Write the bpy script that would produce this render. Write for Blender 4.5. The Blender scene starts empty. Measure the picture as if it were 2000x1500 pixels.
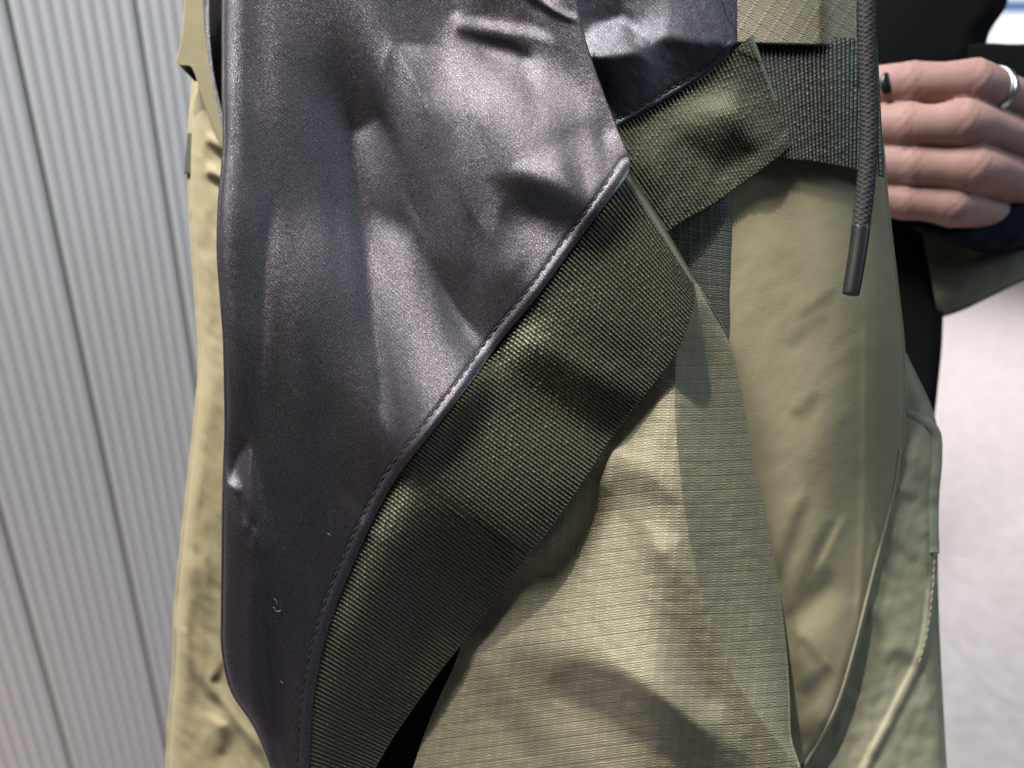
import bpy, bmesh, math, random
import numpy as np
from mathutils import Vector, Matrix

# ------------------------------------------------------------------ camera, world, lamps, exposure
rng = np.random.default_rng(7)
random.seed(7)
scene = bpy.context.scene
COL = scene.collection
FPX, CX, CY = 1560.0, 1000.0, 750.0          # focal length and centre in photograph pixels
PITCH = math.radians(22.0)
CAM = np.array([0.0, 0.0, 1.25])
RIGHT = np.array([1.0, 0.0, 0.0])
UP = np.array([0.0, math.sin(PITCH), math.cos(PITCH)])
FWD = np.array([0.0, math.cos(PITCH), -math.sin(PITCH)])

cd = bpy.data.cameras.new('camera')
cam = bpy.data.objects.new('camera', cd)
COL.objects.link(cam)
cam.location = CAM
cam.rotation_euler = (math.pi / 2 - PITCH, 0, 0)
cd.sensor_width = 36.0
cd.lens = 36.0 * FPX / 2000.0
cd.clip_start = 0.01
cd.clip_end = 200.0
cd.dof.use_dof = True
cd.dof.focus_distance = 0.288
cd.dof.aperture_fstop = 6.5
scene.camera = cam

world = bpy.data.worlds.new('World')
scene.world = world
world.use_nodes = True
world.node_tree.nodes['Background'].inputs[0].default_value = (0.80, 0.92, 1.0, 1)
world.node_tree.nodes['Background'].inputs[1].default_value = 0.024

scene.view_settings.view_transform = 'Standard'
scene.view_settings.look = 'None'
scene.view_settings.gamma = 1.0
scene.view_settings.exposure = 0.0
scene.cycles.use_denoising = True
scene.cycles.sample_clamp_indirect = 1.0
scene.cycles.max_bounces = 6
scene.cycles.caustics_reflective = False
scene.cycles.caustics_refractive = False


def cam_dir(x, y, z):
    """direction given as right, up, towards the camera -> world"""
    v = RIGHT * x + UP * y - FWD * z
    return v / np.linalg.norm(v)


SUBJECT = CAM + FWD * 0.31
KEY_DIR = cam_dir(-0.22, 0.87, 0.41)


def spot(name, pos, target, energy, color, radius, size, blend):
    l = bpy.data.lights.new(name, 'SPOT')
    l.energy = energy
    l.color = color
    l.shadow_soft_size = radius
    l.spot_size = math.radians(size)
    l.spot_blend = blend
    o = bpy.data.objects.new(name, l)
    COL.objects.link(o)
    o.location = pos
    o.rotation_euler = Vector(np.array(target) - np.array(pos)).to_track_quat('-Z', 'Y').to_euler()
    return o


def area(name, pos, target, energy, color, sx, sy):
    l = bpy.data.lights.new(name, 'AREA')
    l.shape = 'RECTANGLE'
    l.size, l.size_y = sx, sy
    l.energy = energy
    l.color = color
    o = bpy.data.objects.new(name, l)
    COL.objects.link(o)
    o.location = pos
    o.rotation_euler = Vector(np.array(target) - np.array(pos)).to_track_quat('-Z', 'Y').to_euler()
    return o


spot('ceiling_spotlight', SUBJECT + KEY_DIR * 1.75, SUBJECT - RIGHT * 0.062, 225.0, (1.0, 0.93, 0.81), 0.022, 14.6, 0.55)
# long cool ceiling light to the right of and behind the camera
area('ceiling_strip_light', (1.9, -0.15, 2.5), SUBJECT, 24.0, (0.70, 0.88, 1.0), 0.5, 1.6)
# spotlight falling on the shop floor
spot('floor_spotlight', (1.9, 3.3, 2.8), (1.8, 3.2, 0.0), 640.0, (1.0, 0.96, 0.95), 0.06, 92, 1.0)
# cool ceiling light washing the fluted wall
area('wall_strip_light', (-0.75, 0.25, 2.7), (-0.35, 0.95, 1.4), 86.0, (1.0, 0.985, 0.965), 0.25, 0.9)

# warm display lamp low down at the left, off frame
area('warm_display_lamp', (-0.80, 0.42, 0.55), (-0.50, 0.90, 0.60), 0.9, (1.0, 0.66, 0.48), 0.2, 0.2)


# ------------------------------------------------------------------ helpers
def P(px, py, d):
    """photograph pixel and depth along the view axis (metres) -> world point(s)"""
    px, py, d = np.broadcast_arrays(np.asarray(px, float), np.asarray(py, float), np.asarray(d, float))
    x = (px - CX) / FPX * d
    y = -(py - CY) / FPX * d
    return CAM + x[..., None] * RIGHT + y[..., None] * UP + d[..., None] * FWD


def empty(name, loc, label=None, cat=None, group=None, kind=None):
    o = bpy.data.objects.new(name, None)
    o.empty_display_size = 0.02
    COL.objects.link(o)
    o.location = loc
    tag(o, label, cat, group, kind)
    return o


def tag(o, label=None, cat=None, group=None, kind=None):
    for k, v in (('label', label), ('category', cat), ('group', group), ('kind', kind)):
        if v:
            o[k] = v
    return o


def world_loc(o):
    v = np.zeros(3)
    while o is not None:
        v = v + np.array(o.location)
        o = o.parent
    return v


def mesh_obj(name, verts, faces, mat, parent=None, uvs=None, smooth=True):
    """faces: (n,4) or (n,3) int array or list of lists; verts in world space"""
    me = bpy.data.meshes.new(name)
    base = world_loc(parent) if parent else np.zeros(3)
    verts = np.asarray(verts, float).reshape(-1, 3) - base
    if isinstance(faces, np.ndarray):
        n, k = faces.shape
        me.vertices.add(len(verts))
        me.vertices.foreach_set('co', verts.ravel())
        me.loops.add(n * k)
        me.loops.foreach_set('vertex_index', faces.ravel().astype(np.int32))
        me.polygons.add(n)
        me.polygons.foreach_set('loop_start', np.arange(0, n * k, k, dtype=np.int32))
        me.update(calc_edges=True)
        if uvs is not None:
            uvl = me.uv_layers.new(name='UVMap')
            uvl.data.foreach_set('uv', np.asarray(uvs, float).reshape(-1, 2)[faces.ravel()].ravel())
    else:
        me.from_pydata([tuple(v) for v in verts], [], faces)
    me.validate()
    if smooth:
        me.polygons.foreach_set('use_smooth', np.ones(len(me.polygons), bool))
    me.materials.append(mat)
    o = bpy.data.objects.new(name, me)
    COL.objects.link(o)
    if parent:
        o.parent = parent
    return o


def grid_faces(nr, nc):
    i = np.arange(nr * nc).reshape(nr, nc)
    return np.stack([i[:-1, :-1], i[1:, :-1], i[1:, 1:], i[:-1, 1:]], -1).reshape(-1, 4)


def smooth_curve(pts, n, closed=False):
    """Catmull-Rom through pts, evenly spaced in index"""
    p = np.asarray(pts, float)
    k = len(p)
    t = np.linspace(0, k - 1, n)
    i = np.clip(np.floor(t).astype(int), 0, k - 2)
    f = (t - i)[:, None]
    p0 = np.where((i > 0)[:, None], p[np.maximum(i - 1, 0)], 2 * p[0] - p[1])
    p1, p2 = p[i], p[i + 1]
    p3 = np.where((i + 2 < k)[:, None], p[np.minimum(i + 2, k - 1)], 2 * p[-1] - p[-2])
    return 0.5 * (2 * p1 + (p2 - p0) * f + (2 * p0 - 5 * p1 + 4 * p2 - p3) * f ** 2 + (3 * p1 - p0 - 3 * p2 + p3) * f ** 3)


def arc_resample(c, n):
    s = np.r_[0, np.cumsum(np.linalg.norm(np.diff(c, axis=0), axis=1))]
    t = np.linspace(0, s[-1], n)
    return np.stack([np.interp(t, s, c[:, j]) for j in range(c.shape[1])], 1), s[-1]


def sstep(a, b, x):
    t = np.clip((x - a) / (b - a), 0, 1)
    return t * t * (3 - 2 * t)


def nearest(px, py, c):
    best = np.full(np.broadcast(px, py).shape, 1e18)
    idx = np.zeros(best.shape)
    st = max(1, len(c) // 80)
    ks = list(range(0, len(c) - 1, st))
    for i in ks:
        j = min(i + st, len(c) - 1)
        a, e = c[i], c[j] - c[i]
        wx, wy = px - a[0], py - a[1]
        t = np.clip((wx * e[0] + wy * e[1]) / (e @ e), 0, 1)
        d = (wx - e[0] * t) ** 2 + (wy - e[1] * t) ** 2
        m = d < best
        best = np.where(m, d, best)
        idx = np.where(m, i + t * (j - i), idx)
    return np.sqrt(best), idx


# ------------------------------------------------------------------ folds: slopes integrated into a relief
class Relief:
    """Fold relief of a cloth. Slopes (rise towards the viewer per pixel downwards) are laid down
    as soft regions and integrated into one smooth height field; heights are in pixels."""
    STEP = 4
    PAD = 320

    def __init__(self, box, base=0.0, s=(-0.30, -0.95), cross=0.12, cut=900.0, gain=1.0):
        self.gain = gain
        self.x0, self.y0, self.x1, self.y1 = box
        self.xs = np.arange(self.x0 - self.PAD, self.x1 + self.PAD, self.STEP)
        self.ys = np.arange(self.y0 - self.PAD, self.y1 + self.PAD, self.STEP)
        self.X, self.Y = np.meshgrid(self.xs, self.ys)
        self.g = np.full(self.X.shape, float(base))
        self.s = np.array(s) / np.linalg.norm(s)
        self.cross, self.cut = cross, cut
        self.h = None
        self.extra = np.zeros(self.X.shape)

    @staticmethod
    def sdf(X, Y, pts):
        p = np.asarray(pts, float)
        d = np.full(X.shape, 1e18)
        inside = np.zeros(X.shape, bool)
        for i in range(len(p)):
            a, b = p[i], p[(i + 1) % len(p)]
            e = b - a
            wx, wy = X - a[0], Y - a[1]
            t = np.clip((wx * e[0] + wy * e[1]) / (e @ e + 1e-9), 0, 1)
            d = np.minimum(d, (wx - e[0] * t) ** 2 + (wy - e[1] * t) ** 2)
            c = ((a[1] <= Y) != (b[1] <= Y))
            xi = a[0] + (Y - a[1]) / (b[1] - a[1] + 1e-12) * e[0]
            inside ^= c & (X < xi)
        d = np.sqrt(d)
        return np.where(inside, d, -d)

    def poly(self, pts, val, soft=20, alpha=1.0, curve=True):
        pts = np.asarray(pts, float)
        sd = self.sdf(self.X, self.Y, pts)
        a = sstep(-soft, soft, sd) * alpha
        self.g = self.g * (1 - a) + val * a
        return self

    def line(self, pts, val, width=10, soft=8, alpha=1.0, taper=True, add=False):
        c = smooth_curve(pts, 60)
        best = np.full(self.X.shape, 1e18)
        tt = np.zeros(self.X.shape)
        for i in range(len(c) - 1):
            a, e = c[i], c[i + 1] - c[i]
            wx, wy = self.X - a[0], self.Y - a[1]
            t = np.clip((wx * e[0] + wy * e[1]) / (e @ e + 1e-9), 0, 1)
            d = (wx - e[0] * t) ** 2 + (wy - e[1] * t) ** 2
            m = d < best
            best = np.where(m, d, best)
            tt = np.where(m, (i + t) / (len(c) - 1), tt)
        w = width * (np.sin(np.pi * np.clip(tt, 0.02, 0.98)) ** 0.5 if taper else 1.0)
        a = sstep(soft, -soft, np.sqrt(best) - w) * alpha
        if taper:
            a = a * np.clip(np.sin(np.pi * tt) * 3, 0, 1)
        self.g = self.g + val * a if add else self.g * (1 - a) + val * a
        return self

    def wrinkle(self, amp, size, stretch=1.0, angle=0.0, seed=1):
        """random slope variation, elongated along an angle (degrees)"""
        r = np.random.default_rng(seed).standard_normal(self.X.shape)
        ky = np.fft.fftfreq(self.X.shape[0], self.STEP)[:, None]
        kx = np.fft.fftfreq(self.X.shape[1], self.STEP)[None, :]
        ca, sa = math.cos(math.radians(angle)), math.sin(math.radians(angle))
        u, v = kx * ca + ky * sa, -kx * sa + ky * ca
        k2 = (u * stretch) ** 2 + v ** 2
        f = np.exp(-k2 * size * size * 4) - np.exp(-k2 * size * size * 16)
        n = np.fft.ifft2(np.fft.fft2(r) * f).real
        self.g = self.g + amp * n / n.std()
        return self

    def ridge(self, pts, height, width, taper=True):
        c = smooth_curve(pts, 60)
        d, i = nearest(self.X, self.Y, c)
        e = np.clip(np.sin(np.pi * np.clip(i / (len(c) - 1), 0, 1)) * 4, 0, 1) if taper else 1.0
        self.extra = self.extra + height * np.exp(-(d / width) ** 4) * e
        return self

    def solve(self):
        wx = np.minimum(1, np.minimum(self.xs - self.xs[0], self.xs[-1] - self.xs) / (self.PAD * 0.9))
        wy = np.minimum(1, np.minimum(self.ys - self.ys[0], self.ys[-1] - self.ys) / (self.PAD * 0.9))
        G = np.fft.fft2(self.g * wy[:, None] * wx[None, :])
        ky = 2 * np.pi * np.fft.fftfreq(self.X.shape[0], self.STEP)[:, None]
        kx = 2 * np.pi * np.fft.fftfreq(self.X.shape[1], self.STEP)[None, :]
        # slope is rise per pixel moving AWAY from the lamp, i.e. along -s
        ks = -(kx * self.s[0] + ky * self.s[1])
        kc = -kx * self.s[1] + ky * self.s[0]
        mu = (2 * np.pi / self.cut) ** 2 * 0.25
        Hh = (-1j * ks) * G / (ks ** 2 + self.cross * kc ** 2 + mu)
        self.h = np.fft.ifft2(Hh).real * self.gain + self.extra
        return self

    def __call__(self, px, py):
        fx = np.clip((px - self.xs[0]) / self.STEP, 0, len(self.xs) - 1.001)
        fy = np.clip((py - self.ys[0]) / self.STEP, 0, len(self.ys) - 1.001)
        i, j = np.floor(fx).astype(int), np.floor(fy).astype(int)
        a, b = fx - i, fy - j
        h = self.h
        return (h[j, i] * (1 - a) + h[j, i + 1] * a) * (1 - b) + (h[j + 1, i] * (1 - a) + h[j + 1, i + 1] * a) * b


PXM = 0.30 / FPX            # metres per photograph pixel at the cloth


def patch(name, A, B, nv, nu, depth, mat, parent, rollA=None, rollB=None, roundA=None, roundB=None,
          rollT=None, rollE=None, uvfn=None, dispfn=None, arc=False):
    """Cloth sheet ruled between edge curves A and B (matched points). rollX=(radius_px, back_m): the
    edge turns over and runs back. roundX=(width_px, depth_m): the sheet curves away towards that edge."""
    a, b = smooth_curve(A, nv), smooth_curve(B, nv)
    if arc:
        m = (a + b) / 2
        s = np.r_[0, np.cumsum(np.linalg.norm(np.diff(m, axis=0), axis=1))]
        t = np.linspace(0, s[-1], nv)
        a = np.stack([np.interp(t, s, a[:, j]) for j in (0, 1)], 1)
        b = np.stack([np.interp(t, s, b[:, j]) for j in (0, 1)], 1)
    t = np.linspace(0, 1, nu)
    pts = a[:, None, :] * (1 - t)[None, :, None] + b[:, None, :] * t[None, :, None]
    px, py = pts[..., 0], pts[..., 1]
    length = np.linalg.norm(b - a, axis=1)[:, None]
    d = depth(px, py)
    for rnd, e in ((roundA, t[None, :] * length), (roundB, (1 - t)[None, :] * length)):
        if rnd:
            q = 1 - np.clip(e / rnd[0], 0, 1)
            d = d + rnd[1] * (1 - np.sqrt(np.maximum(0, 1 - 0.985 * q * q)))
    if dispfn is not None:
        d = d - dispfn(np.linspace(0, 1, nv)[:, None], t[None, :], px, py)
    ux, uy = px * PXM * 1000, py * PXM * 1000
    o = (b - a) / (length + 1e-9)
    def roll(side, r):
        th = np.linspace(0, 1, 6)[1:] * math.pi / 2
        cols = []
        e = 0 if side == 'A' else -1
        sg = -1 if side == 'A' else 1
        for q in th:
            cols.append((px[:, e] + sg * o[:, 0] * r[0] * math.sin(q), py[:, e] + sg * o[:, 1] * r[0] * math.sin(q),
                         d[:, e] + r[0] * PXM * (1 - math.cos(q))))
        cols.append((cols[-1][0], cols[-1][1], cols[-1][2] + r[1]))
        return [np.stack(c, 1) for c in zip(*cols)]
    if rollA:
        x, y, z = roll('A', rollA)
        px, py, d = np.c_[x[:, ::-1], px], np.c_[y[:, ::-1], py], np.c_[z[:, ::-1], d]
        ux, uy = px * PXM * 1000, py * PXM * 1000
    if rollB:
        x, y, z = roll('B', rollB)
        px, py, d = np.c_[px, x], np.c_[py, y], np.c_[d, z]
        ux, uy = px * PXM * 1000, py * PXM * 1000
    for r, e, sg in ((rollT, 0, -1), (rollE, -1, 1)):
        if r:
            dirv = np.stack([px[e] - px[1 if e == 0 else -2], py[e] - py[1 if e == 0 else -2]], 1)
            dirv = dirv / (np.linalg.norm(dirv, axis=1)[:, None] + 1e-9)
            rows = []
            for q in np.linspace(0, 1, 6)[1:] * math.pi / 2:
                rows.append((px[e] + dirv[:, 0] * r[0] * math.sin(q), py[e] + dirv[:, 1] * r[0] * math.sin(q),
                             d[e] + r[0] * PXM * (1 - math.cos(q))))
            rows.append((rows[-1][0], rows[-1][1], rows[-1][2] + r[1]))
            X = np.stack([k[0] for k in rows]); Y = np.stack([k[1] for k in rows]); Z = np.stack([k[2] for k in rows])
            if e == 0:
                px, py, d = np.r_[X[::-1], px], np.r_[Y[::-1], py], np.r_[Z[::-1], d]
            else:
                px, py, d = np.r_[px, X], np.r_[py, Y], np.r_[d, Z]
    ux, uy = px * PXM * 1000, py * PXM * 1000
    if uvfn:
        ux, uy = uvfn(px, py)
    V = P(px, py, d).reshape(-1, 3)
    return mesh_obj(name, V, grid_faces(*px.shape), mat, parent, np.stack([ux, uy], -1).reshape(-1, 2))


def tube(name, centre, radius, mat, parent, seg=12, disp=None, caps=True, flat=1.0, uv=True):
    """tube along world-space centre line; radius scalar or per-point"""
    c = np.asarray(centre, float)
    n = len(c)
    r = np.broadcast_to(np.asarray(radius, float), (n,))
    T = np.gradient(c, axis=0)
    T /= np.linalg.norm(T, axis=1)[:, None]
    ref = -FWD
    N = np.cross(T, ref)
    N /= np.linalg.norm(N, axis=1)[:, None]
    Bn = np.cross(N, T)
    ang = np.linspace(0, 2 * math.pi, seg, endpoint=False)
    rr = r[:, None] * np.ones(seg)[None]
    if disp is not None:
        rr = rr + disp(np.linspace(0, 1, n)[:, None], ang[None, :])
    V = c[:, None] + rr[..., None] * (np.cos(ang)[None, :, None] * N[:, None] + flat * np.sin(ang)[None, :, None] * Bn[:, None])
    i = np.arange(n * seg).reshape(n, seg)
    j = np.roll(i, -1, 1)
    F = np.stack([i[:-1], j[:-1], j[1:], i[1:]], -1).reshape(-1, 4)
    V = V.reshape(-1, 3)
    ob = mesh_obj(name, V, F, mat, parent, np.stack([np.repeat(np.linspace(0, 1, n), seg), np.tile(ang, n)], -1))
    if caps:
        bm = bmesh.new()
        bm.from_mesh(ob.data)
        bm.verts.ensure_lookup_table()
        bm.faces.new([bm.verts[k] for k in range(seg)][::-1])
        bm.faces.new([bm.verts[(n - 1) * seg + k] for k in range(seg)])
        for f in bm.faces:
            f.smooth = True
        bm.to_mesh(ob.data)
        bm.free()
    return ob


# ------------------------------------------------------------------ materials
class NT:
    def __init__(self, name):
        self.m = bpy.data.materials.new(name)
        self.m.use_nodes = True
        self.t = self.m.node_tree
        self.b = self.t.nodes['Principled BSDF']

    def node(self, kind, **kw):
        n = self.t.nodes.new(kind)
        for k, v in kw.items():
            setattr(n, k, v)
        return n

    def link(self, a, b):
        self.t.links.new(a, b)

    def val(self, sock, v):
        if hasattr(v, 'is_linked') or isinstance(v, bpy.types.NodeSocket):
            self.link(v, sock)
        else:
            sock.default_value = v

    def math(self, op, a, b=None, c=None, clamp=False):
        n = self.node('ShaderNodeMath', operation=op)
        n.use_clamp = clamp
        for s, v in zip(n.inputs, (a, b, c)):
            if v is not None:
                self.val(s, v)
        return n.outputs[0]

    def uv(self):
        u = self.node('ShaderNodeUVMap')
        s = self.node('ShaderNodeSeparateXYZ')
        self.link(u.outputs[0], s.inputs[0])
        return u.outputs[0], s.outputs[0], s.outputs[1]

    def obj(self):
        return self.node('ShaderNodeTexCoord').outputs['Object']

    def noise(self, vec, scale, detail=2.0, rough=0.5, dist=0.0):
        n = self.node('ShaderNodeTexNoise')
        self.link(vec, n.inputs['Vector'])
        n.inputs['Scale'].default_value = scale
        n.inputs['Detail'].default_value = detail
        n.inputs['Roughness'].default_value = rough
        n.inputs['Distortion'].default_value = dist
        return n.outputs[0]

    def ramp(self, fac, stops):
        n = self.node('ShaderNodeValToRGB')
        el = n.color_ramp.elements
        while len(el) < len(stops):
            el.new(0.5)
        for e, (p, c) in zip(el, stops):
            e.position = p
            e.color = (*c, 1) if len(c) == 3 else c
        self.link(fac, n.inputs[0])
        return n.outputs[0]

    def mix(self, fac, a, b, blend='MIX'):
        n = self.node('ShaderNodeMix', data_type='RGBA', blend_type=blend)
        self.val(n.inputs[0], fac)
        for s, v in ((n.inputs[6], a), (n.inputs[7], b)):
            self.val(s, (*v, 1) if isinstance(v, tuple) and len(v) == 3 else v)
        return n.outputs[2]

    def bump(self, height, strength, dist, normal=None):
        n = self.node('ShaderNodeBump')
        n.inputs['Strength'].default_value = strength
        n.inputs['Distance'].default_value = dist
        self.link(height, n.inputs['Height'])
        if normal is not None:
            self.link(normal, n.inputs['Normal'])
        return n.outputs[0]

    def set(self, **kw):
        for k, v in kw.items():
            key = {'color': 'Base Color', 'rough': 'Roughness', 'metal': 'Metallic', 'spec': 'Specular IOR Level',
                   'normal': 'Normal', 'sheen': 'Sheen Weight', 'sheen_rough': 'Sheen Roughness', 'sheen_tint': 'Sheen Tint',
                   'sss': 'Subsurface Weight', 'sss_r': 'Subsurface Radius', 'sss_s': 'Subsurface Scale',
                   'emit': 'Emission Color', 'emit_s': 'Emission Strength', 'aniso': 'Anisotropic'}[k]
            s = self.b.inputs[key]
            if isinstance(v, tuple) and len(v) == 3 and key != 'Subsurface Radius':
                v = (*v, 1)
            self.val(s, v)
        return self


def mat_satin(name, tint=(0.085, 0.078, 0.092)):
    n = NT(name)
    uv, x, y = n.uv()
    # fine twill: diagonal wales about 0.8 mm apart with interlacing points
    a = n.math('SINE', n.math('MULTIPLY', n.math('ADD', x, n.math('MULTIPLY', y, 0.55)), 7.4))
    b = n.math('SINE', n.math('MULTIPLY', n.math('SUBTRACT', n.math('MULTIPLY', y, 1.0), n.math('MULTIPLY', x, 0.45)), 8.8))
    w = n.math('MULTIPLY', a, b)
    grain = n.noise(uv, 3.2, 1.0, 0.6)
    h = n.math('ADD', n.math('MULTIPLY', w, 0.5), n.math('MULTIPLY', grain, 1.2))
    speck = n.math('POWER', n.noise(uv, 2.3, 0.0), 6.0)
    big = n.noise(uv, 0.05, 3.0, 0.6)
    bmp1 = n.bump(n.noise(uv, 0.055, 4.0, 0.62), 0.05, 0.004)
    bmp = n.bump(h, 0.42, 0.00022, bmp1)
    col = n.mix(n.math('MULTIPLY', n.math('ADD', w, 1.0), 0.5), tuple(c * 0.45 for c in tint), tuple(c * 1.25 for c in tint))
    col = n.mix(n.math('MULTIPLY', speck, 3.0, clamp=True), col, tuple(min(1, c * 1.9) for c in tint))
    wn = n.node('ShaderNodeTexWhiteNoise', noise_dimensions='2D')
    sn = n.node('ShaderNodeVectorMath', operation='SNAP')
    n.link(uv, sn.inputs[0])
    sn.inputs[1].default_value = (0.36, 0.30, 1.0)
    n.link(sn.outputs[0], wn.inputs['Vector'])
    spark = n.math('ADD', 0.80, n.math('MULTIPLY', n.math('POWER', wn.outputs[0], 2.0), 0.6))
    col = n.mix(1.0, col, spark, 'MULTIPLY')
    n.set(color=col, metal=0.88, rough=n.math('ADD', 0.385, n.math('MULTIPLY', big, 0.09)), normal=bmp, spec=0.3)
    return n.m


def mat_web(name, col=(0.061, 0.065, 0.043)):
    n = NT(name)
    uv, x, y = n.uv()
    g = n.noise(uv, 1.4, 2.0, 0.6)
    g2 = n.noise(uv, 0.12, 3.0, 0.55)
    c = n.mix(g, tuple(k * 0.8 for k in col), tuple(k * 1.2 for k in col))
    c = n.mix(n.math('MULTIPLY', g2, 0.35), c, (col[0] * 1.2, col[1] * 0.95, col[2] * 0.95))
    n.set(color=c, metal=0.45, rough=n.math('ADD', 0.33, n.math('MULTIPLY', g, 0.25)), spec=0.6)
    return n.m


def mat_ripstop(name, col=(0.180, 0.164, 0.106), gx=3.9, gy=5.2, strength=1.0, line=0.28):
    n = NT(name)
    uv, x, y = n.uv()
    wob = n.noise(uv, 0.25, 2.0)
    xw = n.math('ADD', x, n.math('MULTIPLY', wob, 0.5))
    yw = n.math('ADD', y, n.math('MULTIPLY', wob, 0.4))
    def lines(v, p, sharp):
        f = n.math('ABSOLUTE', n.math('SUBTRACT', n.math('FRACT', n.math('DIVIDE', v, p)), 0.5))
        return n.math('SUBTRACT', 1.0, n.math('MULTIPLY', f, sharp, clamp=True))
    lv = lines(xw, gx, 5.0)
    lh = lines(yw, gy, 7.0)
    dots = n.math('MULTIPLY', lv, n.math('POWER', n.math('ABSOLUTE', n.math('SINE', n.math('MULTIPLY', yw, 2.35))), 2.0))
    weave = n.math('MULTIPLY', n.math('SINE', n.math('MULTIPLY', xw, 6.9)), n.math('SINE', n.math('MULTIPLY', yw, 6.9)))
    rows = n.math('SINE', n.math('MULTIPLY', yw, 6.9))
    grain = n.noise(uv, 1.6, 2.0, 0.6)
    h = n.math('ADD', n.math('ADD', n.math('MULTIPLY', dots, 1.3), n.math('MULTIPLY', lh, -0.7)),
               n.math('ADD', n.math('MULTIPLY', weave, 0.45), n.math('ADD', n.math('MULTIPLY', rows, 0.3), n.math('MULTIPLY', grain, 1.2))))
    bmp1 = n.bump(n.noise(uv, 0.06, 3.0, 0.5), 0.12, 0.004)
    bmp = n.bump(h, 0.6 * strength, 0.00025, bmp1)
    c = n.mix(n.math('MULTIPLY', n.math('ADD', weave, 1.0), 0.5), tuple(k * 0.72 for k in col), tuple(k * 1.15 for k in col))
    c = n.mix(n.math('MULTIPLY', dots, line), c, (min(1, col[0] * 2.0), min(1, col[1] * 2.0), min(1, col[2] * 2.1)))
    c = n.mix(n.math('MULTIPLY', lh, line * 0.75), c, tuple(k * 0.45 for k in col))
    c = n.mix(n.math('MULTIPLY', grain, 0.3), c, tuple(k * 0.6 for k in col))
    n.set(color=c, rough=0.55, spec=0.45, normal=bmp, sheen=0.12, sheen_rough=0.5, metal=0.1)
    return n.m


def mat_cotton(name, col, rough=0.7, bump=0.05, sheen=0.1, var=0.2, bscale=0.09, spec=0.35):
    n = NT(name)
    uv, x, y = n.uv()
    g = n.noise(uv, 1.3, 2.0, 0.6)
    big = n.noise(uv, 0.035, 4.0, 0.6)
    c = n.mix(n.math('MULTIPLY', big, 1.0), tuple(k * (1 - var) for k in col), tuple(k * (1 + var) for k in col))
    c = n.mix(n.math('MULTIPLY', g, 0.25), c, tuple(k * 0.6 for k in col))
    b1 = n.bump(n.noise(uv, bscale, 3.0, 0.5), bump, 0.004)
    b2 = n.bump(g, 0.3, 0.0002, b1)
    n.set(color=c, rough=rough, spec=spec, normal=b2, sheen=sheen)
    return n.m


def mat_plain(name, col, rough=0.5, metal=0.0, scale=400.0, var=0.25, bump=0.0):
    n = NT(name)
    v = n.obj()
    g = n.noise(v, scale, 3.0, 0.6)
    c = n.mix(g, tuple(k * (1 - var) for k in col), tuple(k * (1 + var) for k in col))
    n.set(color=c, rough=rough, metal=metal)
    if bump:
        n.set(normal=n.bump(g, bump, 0.0005))
    return n.m


M = {}
M['satin'] = mat_satin('charcoal_satin')
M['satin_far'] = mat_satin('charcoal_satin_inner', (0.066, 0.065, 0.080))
M['web'] = mat_web('olive_webbing')
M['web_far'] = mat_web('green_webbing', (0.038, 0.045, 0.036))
M['ripstop'] = mat_ripstop('olive_ripstop')
M['ripstop_shaded'] = mat_ripstop('shaded_ripstop', (0.050, 0.060, 0.049), line=0.2)  # shaded copy of the ripstop, shade put into the colour
M['ripstop_flap'] = mat_ripstop('khaki_ripstop', (0.19, 0.172, 0.115), gx=5.2, gy=5.2, line=0.25)
M['khaki'] = mat_cotton('khaki_cotton', (0.242, 0.215, 0.132))
M['khaki_left'] = mat_cotton('khaki_cotton_hood', (0.225, 0.196, 0.112), bump=0.06)
M['sage'] = mat_cotton('sage_cotton', (0.25, 0.24, 0.165), bump=0.08)
M['sage_shaded'] = mat_cotton('shaded_sage_cotton', (0.13, 0.125, 0.088), bump=0.15)  # darker copy of the sage for the far sleeve, shade in its colour
M['seam'] = mat_cotton('sage_seam', (0.21, 0.20, 0.135))
M['binding'] = mat_cotton('grey_green_binding', (0.19, 0.20, 0.155))
M['black_cloth'] = mat_cotton('black_cloth', (0.005, 0.005, 0.005), rough=0.9, sheen=0.0, spec=0.08)
M['navy_knit'] = mat_cotton('navy_knit', (0.007, 0.009, 0.016), rough=0.9, sheen=0.03, spec=0.1)
M['thread'] = mat_plain('navy_thread', (0.012, 0.012, 0.018), 0.7)
M['cord'] = mat_plain('charcoal_cord', (0.015, 0.0135, 0.0142), 0.75, scale=2500, var=0.6, bump=0.4)
M['aglet'] = mat_plain('black_plastic', (0.009, 0.009, 0.010), 0.42)
M['silver'] = mat_plain('silver', (0.92, 0.90, 0.88), 0.28, 1.0, var=0.05)
M['nail'] = mat_plain('black_polish', (0.006, 0.006, 0.007), 0.3)
M['lint'] = mat_plain('lint', (0.13, 0.13, 0.14), 0.9)
M['dark_tab'] = mat_plain('dark_green_tab', (0.03, 0.035, 0.025), 0.7)


# ------------------------------------------------------------------ setting: floor, wall
def mat_floor():
    n = NT('pale_speckled_floor')
    v = n.obj()
    a = n.noise(v, 14.0, 4.0, 0.65)
    b = n.noise(v, 90.0, 2.0, 0.6)
    c = n.mix(a, (0.42, 0.385, 0.385), (0.74, 0.69, 0.685))
    mid = n.noise(v, 38.0, 2.0, 0.7)
    c = n.mix(n.math('MULTIPLY', n.math('POWER', mid, 2.0), 1.3, clamp=True), c, (0.33, 0.285, 0.285))
    c = n.mix(n.math('MULTIPLY', b, 0.4), c, (0.40, 0.36, 0.365))
    n.set(color=c, rough=0.5, normal=n.bump(b, 0.2, 0.002))
    return n.m


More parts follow.
